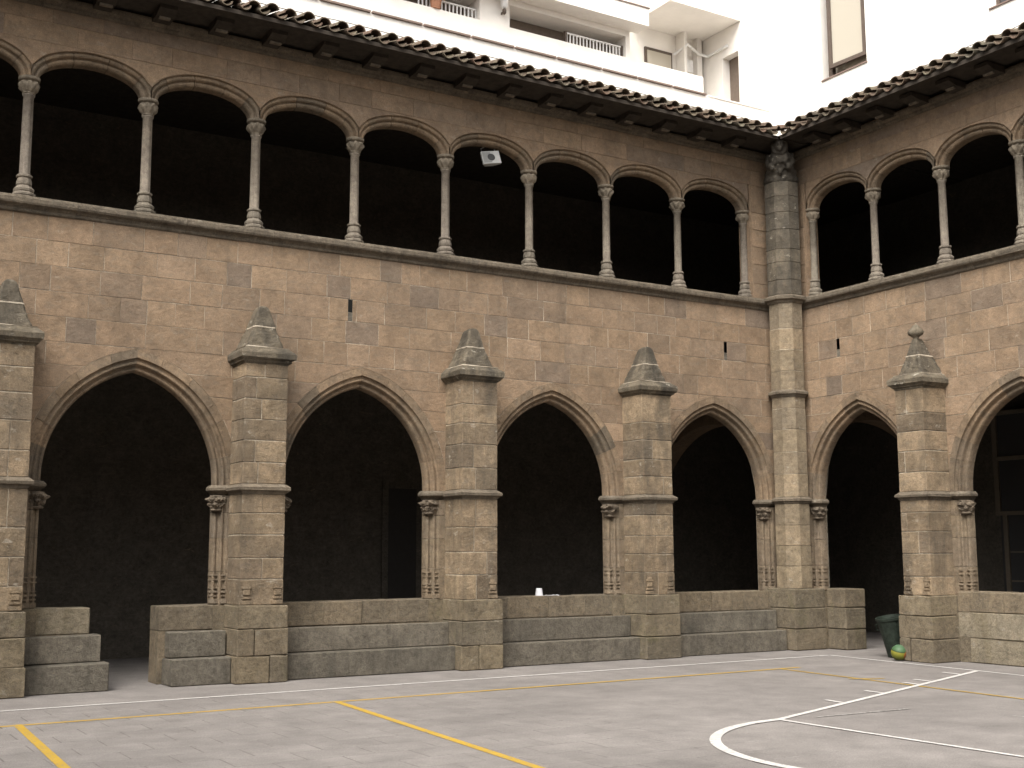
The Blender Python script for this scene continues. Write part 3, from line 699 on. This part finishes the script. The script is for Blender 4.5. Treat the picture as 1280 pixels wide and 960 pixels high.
# ------------------------------------------------------------------ eaves and roofs
def eaves(T, root, s_end, spacing, off, s_start, zo=0):
    T0 = T; T = lambda s, d, z: T0(s, d, z-.085)
    rf = empty('roof', T(s_start, .9, 8.9), root); inv = Vector(rf.location)
    def sub(o): o.parent = rf; o.location = -inv; return o
    def bx(a, b): a, b = T(*a), T(*b); return MB().box(tuple(map(min, a, b)), tuple(map(max, a, b)))
    sub(bx((-4.2, -4.2, 8.985+zo), (s_end, .90, 9.01+zo)).build('soffit_board', 'wood'))
    sub(bx((s_start, .90, 8.955), (s_end, .93, 9.012)).build('eave_board', 'boardedge'))
    sub(bx((-.2, .02, 8.90), (s_end, .16, 8.985)).build('wall_plate', 'wood'))
    # roof deck
    sl = .27
    m = MB(); m.loft([[T(s_start-1.2, .93, 9.015), T(s_start-1.2, -4.6, 9.015+5.53*sl), T(s_start-1.2, -4.6, 9.0), T(s_start-1.2, .9, 9.012)], [T(s_end, .93, 9.015), T(s_end, -4.6, 9.015+5.53*sl), T(s_end, -4.6, 9.0), T(s_end, .9, 9.012)]])
    sub(m.build('roof_deck', 'wood'))
    s = off
    while s < s_end:
        if s > s_start:
            sub(MB().loft([[T(s-.12, .1, 8.985), T(s+.12, .1, 8.985), T(s+.12, .1, 8.875), T(s-.12, .1, 8.875)], [T(s-.12, .5, 8.985), T(s+.12, .5, 8.985), T(s+.12, .5, 8.885), T(s-.12, .5, 8.885)], [T(s-.12, .66, 8.985), T(s+.12, .66, 8.985), T(s+.12, .66, 8.93), T(s-.12, .66, 8.93)]]).build('bracket', 'wood'))
            sub(bx((s-.08+J(.015), .45, 8.85), (s+.08, .50, 8.88)).build('bracket_end', 'woodend'))
        s += spacing
    # tiles
    def tile(convex, rad, L, thick=.014):
        m = MB(); n = 9; loops = []
        for dd, k in ((0, 1), (L, .86)):
            out = []; inn = []
            for i in range(n):
                th = math.pi*(.04+.92*i/(n-1))
                for lst, r in ((out, rad*k), (inn, rad*k-thick)):
                    x = r*math.cos(th); zz = r*math.sin(th)
                    lst.append((x, dd, zz if convex else -zz))
            loops.append(out+inn[::-1])
        return m.loft(loops)
    cov = tile(True, .094, .46, .013); pan = tile(False, .086, .46, .012)
    mats = {}
    for nm, mb in (('cover', cov), ('pan', pan)):
        mm = MB(); mm.v = [T(x, .985-y, 9.10+(y*sl)+z_+(0 if nm == 'cover' else -.0)) for x, y, z_ in mb.v]; mm.f = mb.f
        mats[nm] = mm.mesh(nm+'_tile', False); mats[nm].materials.append(MT['tile'])
    s = s_start; org = Vector(T(0, 0, 0))
    while s < s_end:
        for nm, ds in (('cover', 0), ('pan', .13)):
            o = put(nm+'_tile', mats[nm], None, rf); o.location = -inv+Vector(T0(s+ds+J(.008), J(.022), J(.008) - (.0 if nm == 'cover' else .012)))
        s += .26
    # upper courses of the roof, one mesh of many small tiles
    m = MB(); s = s_start
    while s < s_end:
        for rr in range(1, 5):
            for mb, ds in ((cov, 0), (pan, .13)):
                m.add([T(x+s+ds, .985-y-rr*.40, 9.10+(y+rr*.40)*sl+z_+.012*rr*0) for x, y, z_ in mb.v], mb.f)
        s += .26
    o = sub(m.build('tile_courses', 'tile')); o['kind'] = 'stuff'
eaves(LONG, long_root, 16.2, .775, 8.54-.775*9, .96)
eaves(RIGHT, right_root, 7.9, .712, 2.8-.712*2, .96, .03)
# thin cable lying along the tile edge
for T, se, nm, lb in ((LONG, 16.2, 'cable', 'thin dark cable strung above the roof tiles of the long wing'), (RIGHT, 7.9, 'cable', 'thin dark cable strung above the roof tiles of the shorter wing')):
    pts = [T(1.0+(se-1.0)*i/30, .5, 9.315+.012*math.sin(i*1.3)) for i in range(31)]
    o = MB().tube(pts, .006, 5).build(nm, 'cable'); tag(o, lb, 'cable')

# ------------------------------------------------------------------ gallery interiors (floors, vault undersides, back walls)
def ibox(a, b, name, material, root): return MB().box(tuple(map(min, a, b)), tuple(map(max, a, b))).build(name, material, root)
DEP = 4.0
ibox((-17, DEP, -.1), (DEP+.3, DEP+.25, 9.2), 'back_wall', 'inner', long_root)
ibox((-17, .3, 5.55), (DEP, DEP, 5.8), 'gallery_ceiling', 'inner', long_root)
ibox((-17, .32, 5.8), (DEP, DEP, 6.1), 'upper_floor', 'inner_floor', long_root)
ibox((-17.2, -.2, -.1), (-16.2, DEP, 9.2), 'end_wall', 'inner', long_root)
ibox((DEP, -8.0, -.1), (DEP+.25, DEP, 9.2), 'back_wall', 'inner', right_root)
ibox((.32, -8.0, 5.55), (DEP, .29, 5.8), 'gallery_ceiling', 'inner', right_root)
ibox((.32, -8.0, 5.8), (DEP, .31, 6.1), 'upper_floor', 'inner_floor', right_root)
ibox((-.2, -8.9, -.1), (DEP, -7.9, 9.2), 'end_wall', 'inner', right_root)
# transverse arches at the corner bay
def diaphragm(T2, root):
    m = MB(); n = 40; c, r, sp = 2.1, 2.12, 2.0
    for i in range(n):
        y0, y1 = -.25+4.25*i/n, -.25+4.25*(i+1)/n
        f = lambda y: sp+math.sqrt(max(0, r*r-(y-c)**2)) if abs(y-c) < r else 0
        z0, z1 = f(y0), f(y1)
        for th in (0,):
            m.add([T2(0, y0, z0), T2(0, y1, z1), T2(0, y1, 5.56), T2(0, y0, 5.56), T2(.4, y0, z0), T2(.4, y1, z1), T2(.4, y1, 5.56), T2(.4, y0, 5.56)], [(0, 1, 2, 3), (4, 7, 6, 5), (0, 4, 5, 1)])
    me = bpy.data.meshes.new('transverse_arch'); me.from_pydata(m.v, [], m.f); put('transverse_arch', me, 'wall', root)
diaphragm(lambda a, b, z: (-.1+a, b, z), long_root); diaphragm(lambda a, b, z: (b, -.1+a, z), right_root)
# dark doorway in the back wall of the long gallery
dr = empty('gallery_doorway', (-5.9, DEP, 0)); tag(dr, 'dark tall doorway in the gallery back wall behind the second arch', 'door')
def dpart(a, b, n, mt): o = ibox(a, b, n, mt, dr); o.location = -Vector(dr.location); return o
dpart((-6.12, DEP-.025, 0), (-5.55, DEP-.01, 2.82), 'door_leaf', 'darkdoor'); dpart((-6.24, DEP-.03, 0), (-6.12, DEP-.01, 2.94), 'door_frame', 'inner'); dpart((-5.55, DEP-.03, 0), (-5.43, DEP-.01, 2.94), 'door_frame', 'inner'); dpart((-6.12, DEP-.03, 2.82), (-5.55, DEP-.01, 2.94), 'door_frame', 'inner')
# glazed wooden screen seen through the side wing's second arch
gs = empty('glazed_screen', (3.6, -2.3, 0)); tag(gs, 'wooden glazed screen with small panes inside the shorter wing', 'window')
def gpart(a, b, n, mt): o = ibox(a, b, n, mt, gs); o.location = -Vector(gs.location); return o
for y in (-1.62, -2.45, -3.3): gpart((3.55, y-.05, 2.36), (3.65, y+.05, 4.2), 'post', 'glazed_frame')
for y in (-1.75, -2.5, -3.3): gpart((3.56, y-.045, 0), (3.64, y+.045, 2.30), 'post', 'glazed_frame')
for z_ in (2.30, 3.3, 4.14): gpart((3.54, -3.36, z_), (3.66, -1.57, z_+.07), 'rail', 'glazed_frame')
for z_ in (.55, 1.1, 1.62): gpart((3.58, -3.3, z_), (3.62, -1.79, z_+.03), 'rail', 'glazed_frame')
for y0, y1 in ((-2.44, -1.63), (-3.29, -2.46)): gpart((3.595, y0, .02), (3.605, y1, 4.14), 'pane', 'glass')

# ------------------------------------------------------------------ apartment buildings above
def plain(a, b, name, mt, root, bevel=False):
    o = ibox(a, b, name, mt, root); o.location = -Vector(root.location); return o
ab = empty('apartment_building', (-4, 5.5, 9)); tag(ab, 'white apartment block with brown-coped terrace wall and balconies above the long wing', 'building')
F = 4.45
def wallp(x0, x1, z0, z1): return plain((x0, F, z0), (x1, F+.3, z1), 'wall', 'white', ab)
wallp(-17, -.1, 12.99, 17); wallp(-17, 2.0, 9.2, 12.5); wallp(-17, -8.5, 12.5, 12.99); wallp(-3.94, -3.22, 12.5, 12.99); wallp(-.21, -.1, 12.5, 12.99)
wallp(1.08, 3.19, 14.15, 17)
plain((-17, 5.93, 9.2), (3.19, 6.2, 17), 'rear_wall', 'white', ab)
plain((1.08, F+.3, 14.15), (3.19, 5.93, 14.4), 'balcony_ceiling', 'white', ab)
plain((-8.5, F+.3, 12.99), (-.1, 5.93, 13.2), 'balcony_ceiling', 'white', ab); plain((-.21, F+.3, 9.2), (-.1, 5.93, 12.99), 'balcony_side', 'white', ab); plain((-3.94, F+.3, 12.3), (-3.22, 5.93, 12.99), 'balcony_side', 'white', ab)
plain((.95, F+.3, 11.5), (3.19, 5.93, 11.6), 'balcony_floor', 'white', ab)
# dark glazed strips at the back of the shallow balconies
for x0, x1 in ((-3.22, -.21), (-8.5, -3.94)):
    plain((x0, F+.55, 12.2), (x1, F+.62, 12.99), 'window', 'shutter', ab)
def bars(x0, x1, z0, z1):
    plain((x0, F+.10, z1-.03), (x1, F+.14, z1), 'railing_rail', 'whitebar', ab)
    x = x0
    while x < x1: plain((x, F+.11, z0), (x+.028, F+.13, z1-.03), 'baluster', 'whitebar', ab); x += .088
bars(-1.72, -.24, 12.48, 12.78); bars(-5.3, -3.97, 12.48, 12.76)
plain((-1.76, F+.1, 12.48), (-1.71, F+.16, 12.80), 'railing_post', 'frame', ab); plain((-.27, F+.1, 12.48), (-.22, F+.16, 12.80), 'railing_post', 'frame', ab)
# upper balcony slab with brown edge
plain((-9, F-.45, 13.12), (.10, F, 13.52), 'upper_balcony', 'white', ab); plain((-9, F-.47, 13.52), (.12, F-.40, 13.545), 'coping', 'coping', ab)
# balcony window, pipe, meter box at the back of the corner balcony
plain((1.45, 5.88, 12.2), (2.27, 5.93, 13.66), 'window_frame', 'frame', ab); plain((1.50, 5.86, 12.2), (2.22, 5.885, 13.58), 'pane', 'glass_pale', ab)
plain((2.42, 5.6, 11.6), (2.5, 5.93, 14.15), 'balcony_pier', 'white', ab); plain((2.95, 5.75, 11.6), (3.10, 5.93, 14.15), 'balcony_pier', 'white', ab)
plain((2.62, 5.78, 13.25), (2.84, 5.92, 13.55), 'meter_box', 'whitebar', ab)
pp = MB().tube([(2.3, 5.85, 13.62), (2.5, 5.56, 13.82), (2.9, 5.68, 13.72), (3.14, 5.6, 13.66), (3.16, 4.9, 13.68)], .035, 8).build('pipe', 'whitebar', ab); pp.location = -Vector(ab.location)
# terrace parapet in front with brown coping strips
tp = plain((-17, 3.6, 9.3), (3.19, 3.8, 11.63), 'terrace_parapet', 'white', ab)
x = -16.0
while x < 1.35:
    L = rnd.uniform(.85, 1.15); plain((x, 3.555, 11.632), (min(x+L, 1.35)-.04, 3.84, 11.668), 'coping', 'coping', ab); x += L
plain((1.39, 3.58, 11.632), (3.19, 3.82, 11.66), 'coping', 'white', ab)
# wall lamp and flowers
wl = empty('wall_lamp', (-3.42, F-.12, 12.75)); tag(wl, 'white globe wall lamp between the two balcony openings', 'lamp')
for nm, mt, prof in (('lamp_shade', 'whitebar', [(.06, .02), (.10, .07), (.22, .085), (.30, .07), (.33, .03)]), ('lamp_bracket', 'frame', [(-.06, .015), (-.03, .04), (.04, .045), (.06, .02)])):
    MB().loft([[(r*math.cos(2*math.pi*k/14), r*math.sin(2*math.pi*k/14), z_) for k in range(14)] for z_, r in prof]).build(nm, mt, wl, smooth=True)
MB().box((-.015, 0, -.02), (.015, .125, .02)).build('lamp_arm', 'frame', wl)
fl = empty('flower_pot', (-4.95, F+.02, 12.5)); tag(fl, 'pot of orange flowers on the balcony edge', 'plant')
MB().loft([[(r*math.cos(2*math.pi*k/12), r*math.sin(2*math.pi*k/12)*.8, z_) for k in range(12)] for z_, r in ((0, .09), (.2, .13), (.22, .14), (.23, .12))]).build('pot', 'pot', fl)
m = MB()
for i in range(420):
    v = Vector((rnd.gauss(0, 1), rnd.gauss(0, 1), rnd.gauss(0, 1))).normalized()*rnd.uniform(.05, .24); c = Vector((v.x*1.2, v.y*.7-.05, .33+v.z*.7))
    a = Vector((J(1), J(1), J(1))).normalized()*.03; b = a.cross(Vector((J(1), J(1), J(1)))).normalized()*.03
    m.add([c-a, c+b, c+a, c-b], [(0, 1, 2, 3)])
me = bpy.data.meshes.new('blossoms'); me.from_pydata(m.v, [], m.f); put('blossoms', me, 'flower', fl)

rb = empty('apartment_block', (5, -2, 9)); tag(rb, 'plain white apartment block with open casement window above the shorter wing', 'building')
XR = 3.2
def rw(y0, y1, z0, z1): return plain((XR, y0, z0), (XR+.3, y1, z1), 'wall', 'white', rb)
# openings: window y .67..1.92 z 11.80..13.9 ; window2 y -3.6..-2.35 z 11.74..13.8 ; door y 4.56..5.12 z 11.6..13.45
rw(-14, -3.6, 9.2, 17); rw(-2.35, .67, 9.2, 17); rw(1.92, 4.56, 9.2, 17); rw(5.12, 6.2, 9.2, 17)
rw(-3.6, -2.35, 9.2, 11.74); rw(-3.6, -2.35, 13.8, 17); rw(.67, 1.92, 9.2, 11.78); rw(.67, 1.92, 13.95, 17); rw(4.56, 5.12, 9.2, 11.6); rw(4.56, 5.12, 13.45, 17)
def frame(y0, y1, z0, z1, x, nm='window', pane='glass', t=.07):
    e = empty(nm, (x, y0, z0), rb); e.location = Vector((x, y0, z0))-Vector(rb.location)
    def part(a, b, n, mt): o = MB().box(a, b).build(n, mt, e); return o
    W, H = y1-y0, z1-z0
    part((0, 0, 0), (.07, t, H), 'frame', 'frame'); part((0, W-t, 0), (.07, W, H), 'frame', 'frame'); part((0, t, 0), (.07, W-t, t), 'frame', 'frame'); part((0, t, H-t), (.07, W-t, H), 'frame', 'frame')
    part((.03, t, t), (.04, W-t, H-t), 'pane', pane); return e
frame(-3.6, -2.35, 11.74, 13.8, XR+.18); plain((XR-.03, -3.62, 11.71), (XR+.2, -2.33, 11.738), 'sill', 'coping', rb)
frame(.67, 1.92, 11.80, 13.95, XR+.20, pane='glass_pale'); plain((XR-.03, .65, 11.76), (XR+.22, 1.94, 11.79), 'sill', 'coping', rb)
# casement leaf standing ajar in the first window
cs = frame(0, .98, 0, 1.95, 0, 'casement', 'glass_pale', .085); cs.location = Vector((XR+.02, .70, 11.96))-Vector(rb.location); cs.rotation_euler.z = R(4)
for y in (1.68,): plain((XR+.06, y, 11.80), (XR+.16, y+.07, 13.95), 'mullion', 'frame', rb)
plain((XR+.22, 4.56, 11.6), (XR+.27, 5.12, 13.45), 'door', 'shutter', rb)
plain((XR-.02, -14, 11.10), (XR, 3.6, 11.135), 'ledge_strip', 'coping', rb)
plain((XR+.3, -14, 9.2), (XR+6, 6.2, 17), 'block_body', 'white', rb); plain((-17, 6.2, 9.2), (XR+6, 10, 17), 'block_body', 'white', ab)

# ------------------------------------------------------------------ unseen walls on the court's other two sides, added to block low sky light
for a, b in (((-22, -22.6, 0), (5, -21.8, 9.3)), ((-22.8, -22, 0), (-22, 5, 9.3))):
    struct(MB().box(a, b).build('unseen_court_wall', 'wall'))
# ------------------------------------------------------------------ ground
gm = MB(); gm.add([(-60, -60, -.0015), (20, -60, -.0015), (20, 30, -.0015), (-60, 30, -.0015)], [(0, 1, 2, 3)])
gd = struct(gm.build('court_ground', 'ground'))
sm = rbox(lambda s, d, z_: (s, d, z_), -.295, .295, -.195, .195, -.05, 0, .003, .0).mesh('paving_slab'); sm.materials.append(MT['slab'])
jm = MB(); jm.add([(-14.58, -8.55, -.0008), (-8.31, -8.55, -.0008), (-8.31, -2.22, -.0008), (-14.58, -2.22, -.0008)], [(0, 1, 2, 3)])
jn = jm.build('joint_sand', 'joint', gd)
n = 0; y = -2.4; row = 0
while y > -8.6 and n < 300:
    x = -14.6+(.3 if row % 2 else 0)
    xmax = -8.2
    while x < xmax and n < 300:
        o = put('paving_slab', sm, None, gd); o.location = (x, y, .0008+J(.0005)); o.rotation_euler = (0, 0, J(.003)); x += .602; n += 1
    y -= .402; row += 1
def line(name, pts, wdt, mt, z=.0036, closed=False):
    m = MB(); L = []; Rr = []
    for i, p in enumerate(pts):
        p = Vector((*p, 0)); d = (Vector((*pts[min(i+1, len(pts)-1)], 0))-Vector((*pts[max(i-1, 0)], 0))).normalized(); n_ = Vector((-d.y, d.x, 0))
        L.append((p+n_*wdt/2)); Rr.append((p-n_*wdt/2))
    k = len(pts); m.add([(v.x, v.y, z) for v in L+Rr], [(i, i+1, k+i+1, k+i) for i in range(k-1)])
    o = m.build(name, mt); return struct(o)
def seg(a, b, n=24): return [(a[0]+(b[0]-a[0])*i/n, a[1]+(b[1]-a[1])*i/n) for i in range(n+1)]
line('white_sideline', seg((-1.02, -1.74), (-18, -2.08)), .068, 'wline'); line('white_baseline', seg((-1.0, -1.74), (-1.75, -12)), .06, 'wline', .0040)
line('yellow_sideline', seg((-2.9, -3.0), (-18, -3.36)), .07, 'yline')
line('yellow_baseline', seg((-3.3, -3.0), (-3.85, -12)), .05, 'yline', .0046)
line('yellow_court_line', seg((-13.53, -3.2), (-13.9, -12)), .085, 'yline', .0046); line('yellow_court_line', seg((-10.16, -3.2), (-10.85, -12)), .085, 'yline', .0046)
line('yellow_tick', seg((-3.55, -4.55), (-3.1, -4.75), 4), .05, 'yline', .0056)
line('white_key_line', seg((-1.26, -4.75), (-7.06, -6.93)), .07, 'wline', .0052)
line('white_free_throw_line', seg((-7.05, -6.93), (-6.9, -11.2)), .06, 'wline', .0058)
arc = [(-7.0-1.9*math.sin(t), -8.83+1.9*math.cos(t)) for t in [math.pi*i/60 for i in range(61)]]
line('white_key_arc', arc, .10, 'wline', .0064)
for x, y, yy in ((-1.84, -4.95, -4.62), (-2.9, -5.33, -5.03), (-3.32, -5.50, -5.22), (-4.42, -5.90, -5.60), (-5.5, -6.30, -6.02)):
    line('white_key_tick', seg((x, y), (x+.03, yy), 3), .06, 'wline', .0055)
line('worn_white_line', seg((-6.6, -7.0), (-5.3, -7.05), 6), .03, 'wworn', .0055); line('worn_white_line', seg((-4.9, -8.0), (-4.4, -8.8), 6), .025, 'wworn', .0055)

# ------------------------------------------------------------------ small things
bn = empty('rubbish_bin', (-.42, -2.62, 0)); tag(bn, 'dark green open plastic rubbish bin leaning beside the buttress', 'bin')
loops = [[(r*math.cos(2*math.pi*k/24), r*math.sin(2*math.pi*k/24), z_) for k in range(24)] for z_, r in ((0, .13), (.01, .145), (.05, .15), (.58, .215), (.585, .235), (.62, .238), (.622, .215), (.58, .205), (.06, .14), (.05, .05))]
b = MB().loft(loops).build('bin_body', 'bin', bn); b.rotation_euler = (0, R(3), 0)
hd = MB().tube([(.0, -.235, .52), (.0, -.30, .50), (0, -.30, .42), (0, -.225, .41)], .012, 6).build('bin_handle', 'bin', bn); hd.rotation_euler = (0, R(3), R(-60))
bn.rotation_euler = Vector((-.85*math.sin(R(9)), .52*math.sin(R(9)), math.cos(R(9)))).to_track_quat('Z', 'Y').to_euler(); bn.location.z = .022
bl = MB(); n = 24; loops = []
bm = bmesh.new(); bmesh.ops.create_uvsphere(bm, u_segments=32, v_segments=20, radius=.12); me = bpy.data.meshes.new('ball'); bm.to_mesh(me); bm.free(); me.polygons.foreach_set('use_smooth', [True]*len(me.polygons))
ball = put('ball', me, 'ball'); ball.location = (-.84, -3.02, .12); ball.rotation_euler = (R(12), R(-8), R(30)); tag(ball, 'green and yellow ball at the foot of the buttress', 'ball')
cup = empty('paper_cup', (-5.44, -.02, .988)); tag(cup, 'white paper cup on the stone parapet', 'cup')
MB().loft([[(r*math.cos(2*math.pi*k/16), r*math.sin(2*math.pi*k/16), z_) for k in range(16)] for z_, r in ((0, .062), (.11, .047), (.115, .045), (.112, .03))]).build('cup_body', 'plaster_cup', cup)
MB().loft([[(r*math.cos(2*math.pi*k/16), r*math.sin(2*math.pi*k/16), z_) for k in range(16)] for z_, r in ((0, .066), (.007, .069), (.012, .063))]).build('cup_rim', 'plaster_cup', cup)
pm = MB(); g = 6
vs = [(-.02+.22*i/g, -.07+.14*j/g, .006+.012*mnoise.noise(Vector((i*.9, j*.9, 3)))+.004) for i in range(g+1) for j in range(g+1)]
pm.add(vs, [(i*(g+1)+j, (i+1)*(g+1)+j, (i+1)*(g+1)+j+1, i*(g+1)+j+1) for i in range(g) for j in range(g)])
pn = pm.build('paper_napkin', 'plaster_cup'); pn.location = (-5.32, -.06, .985); tag(pn, 'crumpled white paper lying beside the cup', 'paper')
sk = empty('loudspeaker', (-6.30, -.02, 7.88)); tag(sk, 'pale square loudspeaker hung under an upper arch', 'speaker')
def spk(mb, n, mt): o = mb.build(n, mt, sk); return o
spk(MB().loft([[(-.15, -.02, -.11), (.15, -.02, -.11), (.15, -.02, .11), (-.15, -.02, .11)], [(-.15, .02, -.11), (.15, .02, -.11), (.15, .02, .11), (-.15, .02, .11)], [(-.07, .16, -.06), (.07, .16, -.06), (.07, .16, .06), (-.07, .16, .06)]]), 'housing', 'speaker')
spk(MB().box((-.135, -.024, -.095), (.0, -.021, .095)), 'front_panel', 'speaker_mid')
spk(MB().loft([[(.0+.05*math.cos(2*math.pi*k/16), -.03, .0+.05*math.sin(2*math.pi*k/16)) for k in range(16)], [(.0+.065*math.cos(2*math.pi*k/16), -.022, .0+.065*math.sin(2*math.pi*k/16)) for k in range(16)]]), 'driver', 'speaker_dark')
spk(MB().tube([(-.11, .03, .11), (-.11, .05, .2), (0, .06, .26), (.11, .05, .2), (.11, .03, .11)], .012, 6), 'bracket', 'speaker_mid')
sk.rotation_euler = (R(-14), R(-9), R(-12))
